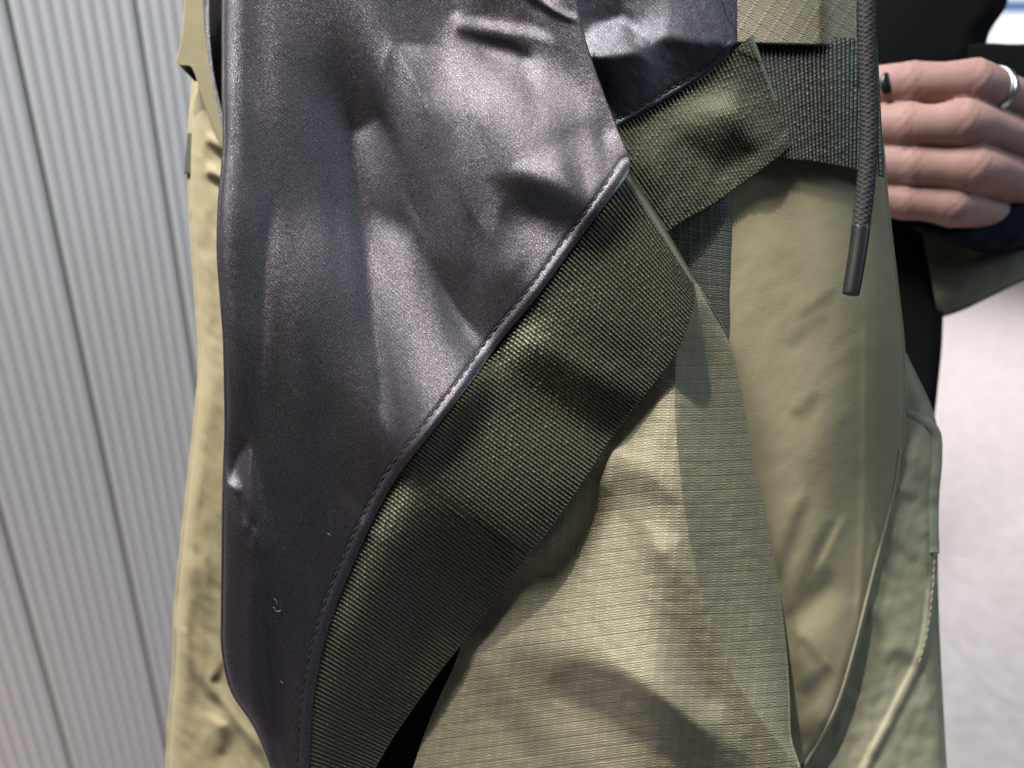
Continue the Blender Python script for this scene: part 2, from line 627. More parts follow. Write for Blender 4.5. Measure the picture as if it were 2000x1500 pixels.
def mat_wall():
    n = NT('grey_lacquered_panel')
    v = n.obj()
    a = n.noise(v, 3.0, 3.0, 0.55)
    b = n.noise(v, 60.0, 2.0, 0.5)
    c = n.mix(a, (0.50, 0.50, 0.505), (0.56, 0.56, 0.56))
    c = n.mix(n.math('MULTIPLY', b, 0.15), c, (0.42, 0.42, 0.42))
    n.set(color=c, rough=0.38, spec=0.5)
    return n.m


M['floor'], M['wall'] = mat_floor(), mat_wall()
M['grout'] = mat_plain('pale_grout', (0.46, 0.41, 0.43), 0.8, scale=20)
M['joint'] = mat_plain('dark_joint', (0.16, 0.16, 0.16), 0.8, scale=20)

floor = mesh_obj('floor', [(-6, -2, -0.004), (8, -2, -0.004), (8, 14, -0.004), (-6, 14, -0.004)], [[0, 1, 2, 3]], M['grout'], smooth=False)
tag(floor, 'pale pinkish speckled shop floor in large tiles', kind='structure')
TS, GAP = 0.60, 0.001
bmt = bmesh.new()
bmesh.ops.create_cube(bmt, size=1.0)
bmesh.ops.scale(bmt, vec=(TS - GAP, TS - GAP, 0.012), verts=bmt.verts)
bmesh.ops.bevel(bmt, geom=[e for e in bmt.edges], offset=0.0004, segments=1, affect='EDGES')
tile_me = bpy.data.meshes.new('floor_tile')
bmt.to_mesh(tile_me)
bmt.free()
tile_me.materials.append(M['floor'])
for i in range(0, 9):
    for j in range(0, 12):
        o = bpy.data.objects.new('floor_tile', tile_me)
        COL.objects.link(o)
        o.parent = floor
        o.location = (0.12 + i * TS, 0.35 + j * TS, -0.006 + 0.004)

# fluted wall: boards of nine flutes with dark joints between them
WALL0 = P(174, 750, 0.80)
WD = np.array([math.cos(math.radians(30)), math.sin(math.radians(30)), 0.0])
WN = np.array([WD[1], -WD[0], 0.0])
wall = mesh_obj('wall', [], [], M['joint'])
PW, NF = 0.100, 9
GAPW = 0.0028
wall_back = []
for k, (t0, t1) in enumerate([(-1.6, 1.15)]):
    q = [WALL0 + WD * t0 - WN * 0.012, WALL0 + WD * t1 - WN * 0.012]
    wall_back = [(q[0][0], q[0][1], 0.0), (q[1][0], q[1][1], 0.0), (q[1][0], q[1][1], 2.7), (q[0][0], q[0][1], 2.7)]
bpy.data.objects.remove(wall)
wall = mesh_obj('wall', wall_back, [[0, 1, 2, 3]], M['joint'], smooth=False)
tag(wall, 'grey wall clad in upright fluted boards', kind='structure')
# one board profile, shared by every board
npf = NF * 12
w = np.linspace(0, PW - GAPW, npf)
fl = 0.0012 * (np.abs(np.sin(math.pi * w / (PW - GAPW) * NF)) ** 0.7)
prof = [(w[0], -0.012)] + list(zip(w, fl)) + [(w[-1], -0.012)]
pv, pf = [], []
for z in (0.0, 2.7):
    for a, b in prof:
        p = WD * a + WN * b
        pv.append((p[0], p[1], z))
m = len(prof)
pf = [[i, i + 1, m + i + 1, m + i] for i in range(m - 1)]
board_me = bpy.data.meshes.new('wall_board')
board_me.from_pydata(pv, [], pf)
board_me.polygons.foreach_set('use_smooth', np.ones(len(board_me.polygons), bool))
board_me.materials.append(M['wall'])
for k in range(-12, 9):
    o = bpy.data.objects.new('wall_board', board_me)
    COL.objects.link(o)
    o.parent = wall
    p = WALL0 + WD * (k * PW + GAPW / 2)
    o.location = (p[0], p[1], 0.0)

# bright display far behind
scr = empty('display_screen', P(1985, 92, 5.2), 'bright white and blue lit display behind the raised hand', 'display')
def emis(name, col, s):
    n = NT(name)
    v = n.obj()
    c = n.mix(n.math('MULTIPLY', n.noise(v, 6.0, 2.0), 0.25), col, (0.8, 0.9, 1.0))
    n.set(color=(0.1, 0.1, 0.1), emit=c, emit_s=s)
    return n.m
M['lit'] = emis('lit_screen', (0.93, 0.97, 1.0), 1.25)
M['lit_blue'] = emis('lit_blue_band', (0.12, 0.30, 0.75), 0.6)
M['lit_pale'] = emis('lit_pale_band', (0.75, 0.93, 0.92), 1.0)
def box(name, c, size, mat, parent, bev=0.0):
    bm = bmesh.new()
    bmesh.ops.create_cube(bm, size=1.0)
    bmesh.ops.scale(bm, vec=size, verts=bm.verts)
    if bev:
        bmesh.ops.bevel(bm, geom=bm.edges[:], offset=bev, segments=2, affect='EDGES')
    me = bpy.data.meshes.new(name)
    bm.to_mesh(me)
    bm.free()
    me.materials.append(mat)
    o = bpy.data.objects.new(name, me)
    COL.objects.link(o)
    if parent:
        o.parent = parent
    o.location = np.array(c) - (world_loc(parent) if parent else 0)
    return o
sc0 = P(2030, 20, 5.2)
box('screen_panel', sc0, (0.84, 0.03, 0.92), M['lit'], scr, 0.004)
box('blue_band', sc0 + np.array([0, -0.019, 0.0216]), (0.836, 0.006, 0.075), M['lit_blue'], scr)
box('pale_band', sc0 + np.array([0, -0.019, -0.119]), (0.836, 0.006, 0.024), M['lit_pale'], scr)

# ------------------------------------------------------------------ the jacket
jacket = empty('jacket', P(1000, 1500, 0.33), 'khaki and olive jacket with charcoal satin panels and wide ribbed webbing trim', 'jacket')


def zero(px, py):
    return np.zeros(np.broadcast(px, py).shape)


# ---- charcoal satin front panel
S = Relief((400, -40, 1260, 1540), base=0.02, cross=0.06, cut=1500, gain=0.85)
S.poly([(430, -300), (1300, -300), (1300, 420), (980, 560), (880, 560), (700, 520), (600, 480), (430, 420)], -0.02, 150)
S.poly([(430, 560), (560, 520), (690, 620), (735, 830), (800, 900), (560, 1800), (330, 1800), (330, 700)], -0.28, 130)
S.poly([(430, 760), (560, 700), (690, 800), (760, 950), (540, 1800), (330, 1800), (330, 860)], -0.34, 90)
# left pleat
S.poly([(425, -60), (498, -60), (484, 75), (462, 210), (441, 330), (425, 340)], 0.20, 10)
S.poly([(486, 90), (480, 200), (455, 320), (446, 320), (455, 200), (470, 110)], -0.5, 14)
S.poly([(495, 120), (540, 300), (535, 360), (511, 528), (500, 760), (430, 760), (430, 420), (460, 220)], -0.25, 9)
S.line([(546, 300), (535, 360), (521, 432), (511, 528), (504, 672), (497, 800), (490, 880)], -0.45, 8, 9)
S.line([(560, 300), (549, 360), (535, 432), (525, 528), (517, 672), (512, 780)], 0.06, 10, 12, 0.6)
S.line([(600, -40), (610, 120), (575, 260), (560, 420)], 0.2, 14, 20, 0.6)
S.poly([(420, 330), (520, 330), (505, 700), (500, 1100), (520, 1500), (400, 1500)], -0.45, 40, 0.7)
S.poly([(420, -200), (880, -200), (850, 100), (760, 110), (745, 220), (690, 270), (690, 420), (420, 420)], -0.24, 60)
# bright wedge fold
S.poly([(686, 262), (746, 228), (775, 307), (799, 384), (818, 422), (815, 470), (850, 540), (900, 614), (950, 668), (905, 760), (782, 905), (745, 810), (742, 727), (728, 610), (722, 552), (708, 456), (696, 360)], 0.24, 10)
S.poly([(735, 430), (800, 450), (830, 540), (880, 625), (930, 690), (850, 830), (785, 880), (755, 800), (752, 720), (735, 600), (725, 520)], 0.62, 26)
# dark wedge
S.poly([(766, 85), (838, 211), (852, 240), (919, 418), (935, 520), (975, 640), (950, 668), (900, 614), (850, 530), (818, 430), (799, 384), (775, 307), (746, 228), (745, 140)], -0.36, 5, 0.95)
S.poly([(772, 85), (842, 209), (856, 238), (923, 416), (960, 470), (985, 380), (930, 250), (850, 90)], 0.16, 6, 0.8)
S.poly([(850, 500), (920, 520), (965, 640), (948, 668), (905, 622), (868, 560)], -0.46, 26)
S.line([(730, -40), (752, 40), (768, 95)], -0.2, 8, 10, 0.7)
# upper right
S.poly([(880, 60), (1060, 110), (1160, 170), (1215, 330), (1130, 345), (1010, 330), (960, 240), (850, 190)], 0.34, 40)
S.poly([(930, 90), (1040, 130), (1130, 220), (1060, 240), (960, 170)], 0.75, 40)
S.poly([(1090, 280), (1200, 240), (1222, 335), (1150, 390), (1090, 345), (1010, 330)], 0.55, 26)
S.poly([(900, -40), (1000, -60), (990, 20), (930, 30)], -0.15, 20)
S.line([(880, 20), (905, 42), (960, 52), (1030, 60), (1090, 80)], 0.4, 13, 11)
S.line([(886, 56), (929, 70), (996, 86), (1042, 112)], -0.30, 15, 16)
S.poly([(1100, 60), (1135, 40), (1175, 180), (1200, 250), (1170, 260), (1140, 180)], 0.02, 18)
S.line([(1060, -30), (1085, 20), (1132, 36)], 0.5, 10, 8)
S.line([(1000, -30), (1070, 20), (1128, 47)], -0.5, 6, 6)
# dark oval and the bulge under it
S.poly([(965, 350), (1020, 344), (1095, 376), (1150, 425), (1130, 450), (1070, 432), (1000, 405)], -0.30, 22)
S.poly([(985, 440), (1060, 430), (1100, 480), (1040, 560), (985, 540)], 0.34, 30)
S.poly([(930, 540), (1020, 520), (1000, 620), (940, 690)], -0.15, 35, 0.8)
# fine creases in the dark lower part
S.poly([(466, 890), (484, 866), (490, 880), (490, 1025), (478, 1028), (470, 960), (446, 945)], 0.42, 7)
S.line([(484, 1022), (494, 1035), (492, 1075)], 0.35, 6, 5)
S.line([(500, 1120), (505, 1250), (515, 1420), (540, 1480)], -0.95, 16, 14)
S.line([(478, 1130), (480, 1280), (492, 1400)], -0.35, 8, 12)
S.line([(640, 800), (660, 900), (690, 1000)], -0.2, 22, 18, 0.7)
S.line([(676, 958), (700, 1000), (722, 1045)], -0.05, 9, 8)
S.line([(620, 930), (640, 1010), (650, 1050)], -0.32, 20, 16)
S.line([(545, 1190), (550, 1210)], -0.1, 5, 4)
S.line([(560, 1270), (590, 1300), (600, 1330)], -0.3, 22, 20)
S.wrinkle(0.035, 26, 5.0, 78, 3).wrinkle(0.008, 5, 1.5, 30, 4)
S.solve()

HEM1 = [(1126, -60), (1128, 20), (1148, 100), (1176, 180), (1204, 252), (1228, 328),
        (1180, 400), (1110, 494), (1046, 582), (978, 664), (914, 752), (848, 838), (782, 920), (732, 1006), (690, 1096), (652, 1190), (628, 1270), (612, 1350), (604, 1430), (600, 1560)]
HL = smooth_curve(HEM1[5:], 400)
HLa, HLEN = arc_resample(HL, 500)
HT = np.gradient(HLa, axis=0)
HT /= np.linalg.norm(HT, axis=1)[:, None]
HIN = np.stack([HT[:, 1], -HT[:, 0]], 1)     # towards the satin
if HIN[100, 0] > 0:
    HIN = -HIN


def dist_to(px, py, c):
    best = np.full(np.broadcast(px, py).shape, 1e18)
    for i in range(0, len(c) - 1, max(1, len(c) // 70)):
        j = min(i + max(1, len(c) // 70), len(c) - 1)
        a, e = c[i], c[j] - c[i]
        wx, wy = px - a[0], py - a[1]
        t = np.clip((wx * e[0] + wy * e[1]) / (e @ e), 0, 1)
        best = np.minimum(best, (wx - e[0] * t) ** 2 + (wy - e[1] * t) ** 2)
    return np.sqrt(best)


def body_tilt(px, py):
    # the sleeve falls away from the viewer towards its lower left
    q = np.clip((py - 620 - 0.35 * (px - 440)) / 900.0, 0, 1.4)
    return 0.03 * (py - 750) * PXM + 0.012 * q ** 1.5


def satin_depth(px, py):
    hem = dist_to(px, py, HLa)
    groove = np.exp(-((hem - 21) / 4.0) ** 2) * 1.6 * PXM
    puff = np.exp(-((hem - 9) / 9.0) ** 2) * 3.0 * PXM
    return 0.288 + body_tilt(px, py) + 0.05 * (py - 750) * PXM - S(px, py) * PXM + groove - puff


LEFT1 = [(440, -60), (438, 20), (438, 100), (438, 180), (440, 252), (438, 310),
         (430, 400), (428, 494), (434, 582), (440, 664), (442, 752), (443, 838), (440, 920), (438, 1006), (437, 1096), (436, 1190), (437, 1270), (455, 1350), (505, 1430), (556, 1560)]
satin = patch('satin_panel', LEFT1, HEM1, 560, 300, satin_depth, M['satin'], jacket,
              rollA=(5, 0.02), rollB=(3, 0.0025), roundA=(40, 0.004))
satin['label'] = 'large charcoal satin panel in front'


# stitches along the hem: one small mesh shared by all
bms = bmesh.new()
bmesh.ops.create_uvsphere(bms, u_segments=6, v_segments=5, radius=1.0)
stitch_me = bpy.data.meshes.new('stitch')
bms.to_mesh(stitch_me)
bms.free()
stitch_me.polygons.foreach_set('use_smooth', np.ones(len(stitch_me.polygons), bool))
stitch_me.materials.append(M['thread'])


def stitches(curve, inward, offset, depthfn, parent, pitch=19.0, length=7.0, lift=0.0, me=None, thick=2.1):
    L = np.r_[0, np.cumsum(np.linalg.norm(np.diff(curve, axis=0), axis=1))]
    for s in np.arange(pitch * 0.5, L[-1], pitch):
        i = int(np.searchsorted(L, s))
        i = min(max(i, 1), len(curve) - 2)
        q = curve[i] + inward[i] * (offset + random.uniform(-0.8, 0.8))
        tdir = curve[i + 1] - curve[i - 1]
        tdir = tdir / np.linalg.norm(tdir) + inward[i] * random.uniform(-0.05, 0.12)
        ln = length * random.uniform(0.85, 1.12)
        q0, q1 = q - tdir * ln, q + tdir * ln
        d = depthfn(np.array([q0[0], q1[0]]), np.array([q0[1], q1[1]])) - lift
        a, b = P(q0[0], q0[1], d[0]), P(q1[0], q1[1], d[1])
        o = bpy.data.objects.new('stitch', me or stitch_me)
        COL.objects.link(o)
        o.parent = parent
        o.location = (a + b) / 2 - world_loc(parent)
        v = Vector(b - a)
        o.rotation_mode = 'QUATERNION'
        o.rotation_quaternion = v.to_track_quat('Z', 'Y')
        o.scale = (thick * PXM, thick * PXM, v.length / 2)


stitches(HLa[6:], HIN[6:], 21, satin_depth, satin, lift=0.0)

# lint caught on the satin
for pts_ in ([(534, 1186), (540, 1194), (548, 1193)], [(536, 1170), (541, 1176), (540, 1180)], [(548, 1330), (551, 1334), (553, 1333)], [(640, 1042), (645, 1046)]):
    c_ = smooth_curve(pts_, 12)
    tube('lint_fibre', P(c_[:, 0], c_[:, 1], satin_depth(c_[:, 0], c_[:, 1]) - 0.0006), 0.9 * PXM, M['lint'], satin, seg=5)

# ---- second satin pleat, behind
S2 = Relief((1080, -40, 1480, 300), base=0.0, cut=400)
S2.poly([(1100, -60), (1300, -60), (1280, 40), (1120, 50)], -0.25, 25)
S2.poly([(1270, -60), (1440, -60), (1430, 90), (1360, 100), (1290, 60)], 0.12, 30)
S2.poly([(1135, 80), (1160, 52), (1210, 36), (1262, 70), (1250, 98), (1180, 108), (1120, 112)], 0.75, 14)
S2.poly([(1130, 112), (1180, 112), (1256, 104), (1300, 70), (1380, 85), (1440, 88), (1330, 190), (1215, 260)], -0.6, 12)
S2.wrinkle(0.04, 8, 2, 45, 9)
S2.solve()
HEM2 = smooth_curve([(1436, 92), (1420, 118), (1370, 160), (1320, 190), (1264, 222), (1210, 252), (1150, 284)], 200)
H2T = np.gradient(HEM2, axis=0); H2T /= np.linalg.norm(H2T, axis=1)[:, None]
H2IN = np.stack([H2T[:, 1], -H2T[:, 0]], 1)
if H2IN[50, 1] > 0:
    H2IN = -H2IN


def satin2_depth(px, py):
    hem = dist_to(px, py, HEM2)
    return 0.3000 + body_tilt(px, py) - S2(px, py) * PXM + np.exp(-((hem - 19) / 4.0) ** 2) * 1.6 * PXM - np.exp(-((hem - 8) / 8.0) ** 2) * 3 * PXM


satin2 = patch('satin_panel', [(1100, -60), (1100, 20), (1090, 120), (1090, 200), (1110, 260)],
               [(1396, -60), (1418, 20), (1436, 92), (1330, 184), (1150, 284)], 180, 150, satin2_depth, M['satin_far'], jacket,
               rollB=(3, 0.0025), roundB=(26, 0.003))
satin2['label'] = 'darker second satin pleat tucked behind the front panel'
stitches(HEM2[4:170], H2IN[4:170], 19, satin2_depth, satin2, pitch=17)

# ---- narrow third satin pleat and black gap at the far left of the panel
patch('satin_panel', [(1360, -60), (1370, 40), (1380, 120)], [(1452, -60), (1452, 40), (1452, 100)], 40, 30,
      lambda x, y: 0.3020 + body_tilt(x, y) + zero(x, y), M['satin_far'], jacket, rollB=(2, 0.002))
patch('satin_panel', [(398, -60), (402, 60), (412, 150), (432, 240), (440, 330)], [(408, -60), (409, 60), (418, 150), (437, 240), (450, 330)], 60, 12,
      lambda x, y: 0.346 + zero(x, y), M['satin_far'], jacket)

# ---- ribbed webbing
NRIB_PITCH = 7.7


def make_web(name, inner, outer, relief, base, mat, sub=5, beads=None, amp=0.00085, rollT=None, label=None, nv_scale=1.0, fray=1.0, rounds=None):
    a = smooth_curve(inner, 600); b = smooth_curve(outer, 600)
    mid = (a + b) / 2
    L = np.linalg.norm(np.diff(mid, axis=0), axis=1).sum()
    Wd = np.linalg.norm(b - a, axis=1).mean()
    nr = int(round(L / NRIB_PITCH))
    nb = beads or int(round(Wd / 7.4))
    jit = np.random.default_rng(len(inner) + nr).standard_normal((nr + 2, nb + 2))
    jr = np.random.default_rng(5 + nr).standard_normal(nr + 2) * 0.10
    def disp(v, u, px, py):
        r = v * nr
        ri = np.clip(np.floor(r).astype(int), 0, nr)
        rp = r - ri
        ub = u * nb + 0.5 * (ri % 2) + (rp - 0.5) * 0.55 + jr[ri]
        bi = np.clip(np.floor(ub).astype(int), 0, nb)
        rib = np.clip((np.sin(np.pi * rp) - 0.30) / 0.70, 0, 1) ** 0.7
        bead = 0.71 + 0.29 * np.abs(np.sin(np.pi * ub)) ** 0.9
        return amp * rib * bead * (1 + 0.09 * jit[ri, bi])
    def depth(px, py):
        return base(px, py) - (relief(px, py) * PXM if relief is not None else 0)
    def uvf(px, py):
        return px * PXM * 1000, py * PXM * 1000
    o = patch(name, inner, outer, nr * (sub + 3) + 1, nb * sub + 1, depth, mat, jacket, uvfn=uvf, dispfn=disp, arc=True,
              rollB=(2, 0.0012), rollT=rollT, roundA=(rounds or (None, None))[0], roundB=(rounds or (None, None))[1])
    if label:
        o['label'] = label
    return o


W1 = Relief((520, 300, 1400, 1540), base=0.0, cross=0.06, cut=1300, gain=0.45)
W1.poly([(1210, 330), (1300, 440), (1370, 560), (1340, 650), (1260, 760), (1130, 700), (1000, 640), (1060, 560), (1160, 430)], 0.45, 40)
W1.poly([(975, 668), (1030, 655), (1130, 720), (1250, 770), (1225, 830), (1170, 850), (1100, 800), (1010, 730)], -1.0, 26)
W1.poly([(1040, 545), (1080, 580), (1250, 660), (1260, 720), (1130, 690), (1010, 640)], -0.05, 30, 0.7)
W1.poly([(900, 780), (960, 760), (1080, 850), (1140, 920), (1020, 1080), (900, 1000), (810, 920)], 0.52, 80)
W1.poly([(740, 1010), (790, 960), (900, 1040), (980, 1120), (930, 1200), (830, 1150)], -0.15, 80)
W1.poly([(560, 1300), (640, 1180), (700, 1060), (780, 1020), (830, 1110), (860, 1200), (830, 1330), (720, 1520), (560, 1560)], -0.55, 80)
W1.poly([(690, 1100), (740, 1040), (800, 1100), (760, 1190)], -0.5, 40, 0.6)
W1.poly([(860, 1180), (930, 1160), (960, 1190), (830, 1350), (800, 1330)], 0.02, 24, 0.8)
W1.wrinkle(0.015, 22, 2, -40, 12)
W1.solve()
inner1 = [(1205, 318), (1160, 385), (1092, 478), (1028, 566), (960, 648), (896, 736), (830, 822), (764, 904), (714, 990), (672, 1080), (634, 1174), (608, 1260), (590, 1350), (580, 1440), (574, 1570)]
outer1 = [(1352, 552), (1352, 600), (1318, 690), (1262, 766), (1206, 836), (1150, 920), (1086, 1014), (1016, 1104), (960, 1180), (906, 1250), (852, 1318), (806, 1382), (766, 1440), (730, 1502), (690, 1580)]


SAT_EDGE = satin_depth(HLa[:, 0] + HIN[:, 0] * 3, HLa[:, 1] + HIN[:, 1] * 3)

_kw = np.exp(-np.linspace(-2.2, 2.2, 241) ** 2)
SAT_SMOOTH = np.convolve(np.pad(SAT_EDGE, 120, mode='edge'), _kw / _kw.sum(), mode='valid')


def web1_base(px, py):
    fold = np.clip(((px - 1225) * 0.86 - (py - 335) * 0.51) / 120.0 + 0.75, 0, None)
    e, i = nearest(px, py, HLa)
    k = np.exp(-(e / 45.0) ** 2)
    n_ = np.arange(len(HLa))
    w = k * np.interp(i, n_, SAT_EDGE) + (1 - k) * np.interp(i, n_, SAT_SMOOTH) + 0.0014
    w = w + e * PXM * (0.04 + 0.22 * sstep(850, 1250, py)) - W1(px, py) * PXM * (1 - k)
    w = w + 0.006 * np.clip(fold, 0, 1.3) ** 3 + 0.004 * sstep(1205, 1300, px) * sstep(420, 330, py)
    ii = np.clip(np.round(i).astype(int), 0, len(HLa) - 1)
    inside = (px - HLa[ii, 0]) * HIN[ii, 0] + (py - HLa[ii, 1]) * HIN[ii, 1] > -3
    return np.where(inside, np.maximum(w, satin_depth(px, py) + 0.0020), w)


web1 = make_web('webbing_strip', inner1, outer1, None, web1_base, M['web'], rollT=(16, 0.006), label='long olive webbing strip running diagonally along the front hem')

W2 = Relief((1180, 60, 1560, 470), base=0.0, cut=400)
W2.poly([(1420, 90), (1480, 120), (1545, 280), (1480, 320), (1400, 200), (1380, 150)], 0.35, 26)
W2.poly([(1290, 215), (1350, 190), (1440, 230), (1470, 290), (1400, 330), (1330, 270)], -0.6, 22)
W2.poly([(1220, 270), (1290, 230), (1330, 290), (1310, 420), (1240, 350)], -0.1, 25)
W2.wrinkle(0.04, 18, 2, -40, 14)
W2.solve()
SAT2_EDGE = satin2_depth(HEM2[:, 0] + H2IN[:, 0] * 3, HEM2[:, 1] + H2IN[:, 1] * 3)


def web2_base(px, py):
    own = 0.3000 + body_tilt(px, py) + 0.00003 * np.clip(px - 1440, 0, 200) - W2(px, py) * PXM
    e, i = nearest(px, py, HEM2)
    under = np.interp(i, np.arange(len(HEM2)), SAT2_EDGE) + 0.0013
    k = np.exp(-(e / 70.0) ** 2)
    return own * (1 - k) + under * k


web2 = make_web('webbing_strip', [(1466, 70), (1424, 108), (1372, 152), (1318, 184), (1262, 214), (1200, 244), (1150, 270)],
                [(1546, 282), (1516, 308), (1476, 338), (1436, 366), (1390, 398), (1330, 432), (1290, 462)], None, web2_base, M['web'], label='short folded webbing strip below the second satin pleat', rollT=(6, 0.01))

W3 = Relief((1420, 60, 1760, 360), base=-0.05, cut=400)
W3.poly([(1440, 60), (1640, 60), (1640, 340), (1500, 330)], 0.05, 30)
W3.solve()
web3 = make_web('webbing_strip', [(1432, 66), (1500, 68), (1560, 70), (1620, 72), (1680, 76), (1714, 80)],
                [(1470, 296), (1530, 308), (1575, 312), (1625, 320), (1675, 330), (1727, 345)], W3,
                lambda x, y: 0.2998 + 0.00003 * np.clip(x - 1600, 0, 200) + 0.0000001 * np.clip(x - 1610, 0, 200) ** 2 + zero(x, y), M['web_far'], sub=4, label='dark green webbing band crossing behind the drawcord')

# ---- olive ripstop sleeve below the webbing
R = Relief((760, 520, 1620, 1560), base=0.0, cross=0.07, cut=1100, gain=0.85)
R.poly([(1230, 560), (1350, 560), (1420, 680), (1455, 790), (1500, 1050), (1545, 1500), (1490, 1500), (1400, 1270), (1350, 1080), (1300, 850)], -0.12, 25)
R.poly([(1180, 870), (1260, 850), (1310, 930), (1330, 1010), (1200, 1000)], 0.10, 20)
R.poly([(985, 1080), (1120, 960), (1240, 1010), (1270, 1090), (1290, 1200), (1340, 1310), (1395, 1390), (1370, 1420), (1250, 1330), (1130, 1270), (1050, 1270), (960, 1240)], 0.72, 34)
R.line([(1180, 880), (1220, 930), (1280, 960), (1325, 1000)], -0.38, 26, 20)
R.line([(1250, 850), (1290, 900), (1325, 970)], 0.12, 11, 12)
R.line([(1265, 1060), (1310, 1130), (1335, 1200), (1370, 1300), (1400, 1390)], -0.5, 22, 18)
R.line([(1230, 1005), (1300, 1050), (1330, 1060)], 0.3, 18, 16)
R.poly([(1066, 1326), (1085, 1298), (1130, 1288), (1200, 1308), (1300, 1368), (1375, 1428), (1440, 1460), (1480, 1500), (1380, 1520), (1280, 1470), (1180, 1400), (1100, 1360)], -0.36, 14)
R.poly([(1040, 1380), (1090, 1362), (1180, 1410), (1260, 1480), (1200, 1520), (1100, 1460)], 0.26, 20)
R.line([(925, 1262), (950, 1330), (1000, 1400), (1060, 1490)], -0.45, 26, 20)
R.poly([(800, 1380), (900, 1270), (950, 1400), (980, 1540), (780, 1540)], -0.05, 30)
R.wrinkle(0.05, 12, 1.5, 10, 21).wrinkle(0.03, 6, 1.0, 0, 22)
R.solve()


OUT1 = smooth_curve(outer1, 300)
WEB_EDGE = web1_base(OUT1[:, 0], OUT1[:, 1])
WEB_SMOOTH = np.convolve(np.pad(WEB_EDGE, 120, mode='edge'), _kw / _kw.sum(), mode='valid')
OUTN = np.gradient(OUT1, axis=0)
OUTN = np.stack([-OUTN[:, 1], OUTN[:, 0]], 1) / np.linalg.norm(OUTN, axis=1)[:, None]
if OUTN[150, 0] < 0:
    OUTN = -OUTN


def rip_own(px, py):
    # the cloth turns away along the ridge that runs down its right side
    rc_ = smooth_curve([(1326, 480), (1326, 620), (1318, 760), (1324, 880), (1338, 1000), (1358, 1110), (1390, 1220), (1432, 1320), (1490, 1410), (1552, 1490), (1620, 1570)], 200)
    ridge = np.interp(py, rc_[:, 1], rc_[:, 0])
    off = px - ridge
    turn = np.where(off > 0, off * 0.85 * PXM, 0) * sstep(540, 640, py) + np.sqrt(off ** 2 + 14 ** 2) * 0.10 * PXM
    return 0.2925 + body_tilt(px, py) * 0.9 - 0.012 * sstep(1050, 1330, px) - R(px, py) * PXM + turn


RIP_GAP = np.interp(OUT1[:, 1], [560, 800, 1100, 1250, 1400, 1500], [0.0040, 0.0045, 0.0050, 0.0060, 0.0080, 0.009])
RIP_NEED = WEB_EDGE + RIP_GAP - rip_own(OUT1[:, 0], OUT1[:, 1])

RIP_NEED_SMOOTH = np.convolve(np.pad(RIP_NEED, 120, mode='edge'), _kw / _kw.sum(), mode='valid')


def rip_depth(px, py):
    # the sleeve lies a few millimetres behind the edge of the webbing
    e, i = nearest(px, py, OUT1)
    ii = np.clip(np.round(i).astype(int), 0, len(OUT1) - 1)
    inside = (px - OUT1[ii, 0]) * OUTN[ii, 0] + (py - OUT1[ii, 1]) * OUTN[ii, 1] < 6
    n_ = np.arange(len(OUT1))
    i = np.interp(-0.52 * px + 0.85 * py, -0.52 * OUT1[:, 0] + 0.85 * OUT1[:, 1], n_)
    k = np.exp(-(e / 55.0) ** 2)
    d = rip_own(px, py) + (k * np.interp(i, n_, RIP_NEED) + (1 - k) * np.interp(i, n_, RIP_NEED_SMOOTH)) * np.exp(-(e / 240.0) ** 2)
    return np.where(inside, np.maximum(d, web1_base(px, py) + 0.8 * np.interp(i, n_, RIP_GAP)), d)


def rip_uv(px, py):
    k = np.clip(1280 - px, 0, 600)
    yy = py - 0.13 * k + 0.00012 * np.clip(px - 1330, 0, 400) ** 2 * 2
    return (px + 0.10 * (py - 1000)) * PXM * 1000, yy * PXM * 1000


ripl = [(1240, 520), (1230, 620), (1210, 700), (1170, 790), (1110, 880), (1050, 970), (980, 1060), (935, 1150), (915, 1230), (890, 1300), (858, 1370), (830, 1440), (810, 1500), (780, 1580)]
ripr = [(1334, 520), (1380, 590), (1426, 672), (1452, 756), (1464, 850), (1480, 945), (1500, 1050), (1518, 1145), (1528, 1230), (1535, 1300), (1539, 1370), (1542, 1440), (1560, 1500), (1580, 1580)]
rip = patch('ripstop_sleeve', ripl, ripr, 420, 320, rip_depth, M['ripstop'], jacket, uvfn=rip_uv, rollA=(3, 0.004), rollB=(4, 0.03), roundB=(60, 0.008))
rip['label'] = 'olive ripstop sleeve fabric with fine grid weave'

# ---- black lining sheet, deepening the shadow between webbing and sleeve
patch('lining_shade', [(1180, 860), (1050, 1040), (930, 1190), (830, 1300), (760, 1400), (690, 1520)], [(1230, 860), (1100, 1060), (1000, 1220), (950, 1330), (900, 1440), (860, 1560)], 60, 20,
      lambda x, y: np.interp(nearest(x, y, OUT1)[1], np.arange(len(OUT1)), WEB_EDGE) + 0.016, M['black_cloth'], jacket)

# ---- ripstop behind, its shade put into a darker green colour
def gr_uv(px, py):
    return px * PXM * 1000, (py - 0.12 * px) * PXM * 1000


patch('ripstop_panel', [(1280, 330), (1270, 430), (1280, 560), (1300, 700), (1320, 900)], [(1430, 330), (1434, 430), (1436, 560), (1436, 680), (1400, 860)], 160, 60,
      lambda x, y: 0.3024 + 0.000008 * np.abs(x - 1400) + 0.000028 * np.clip(y - 400, 0, 800) + zero(x, y), M['ripstop_shaded'], jacket, uvfn=gr_uv, rollB=(4, 0.012), roundB=(20, 0.003))

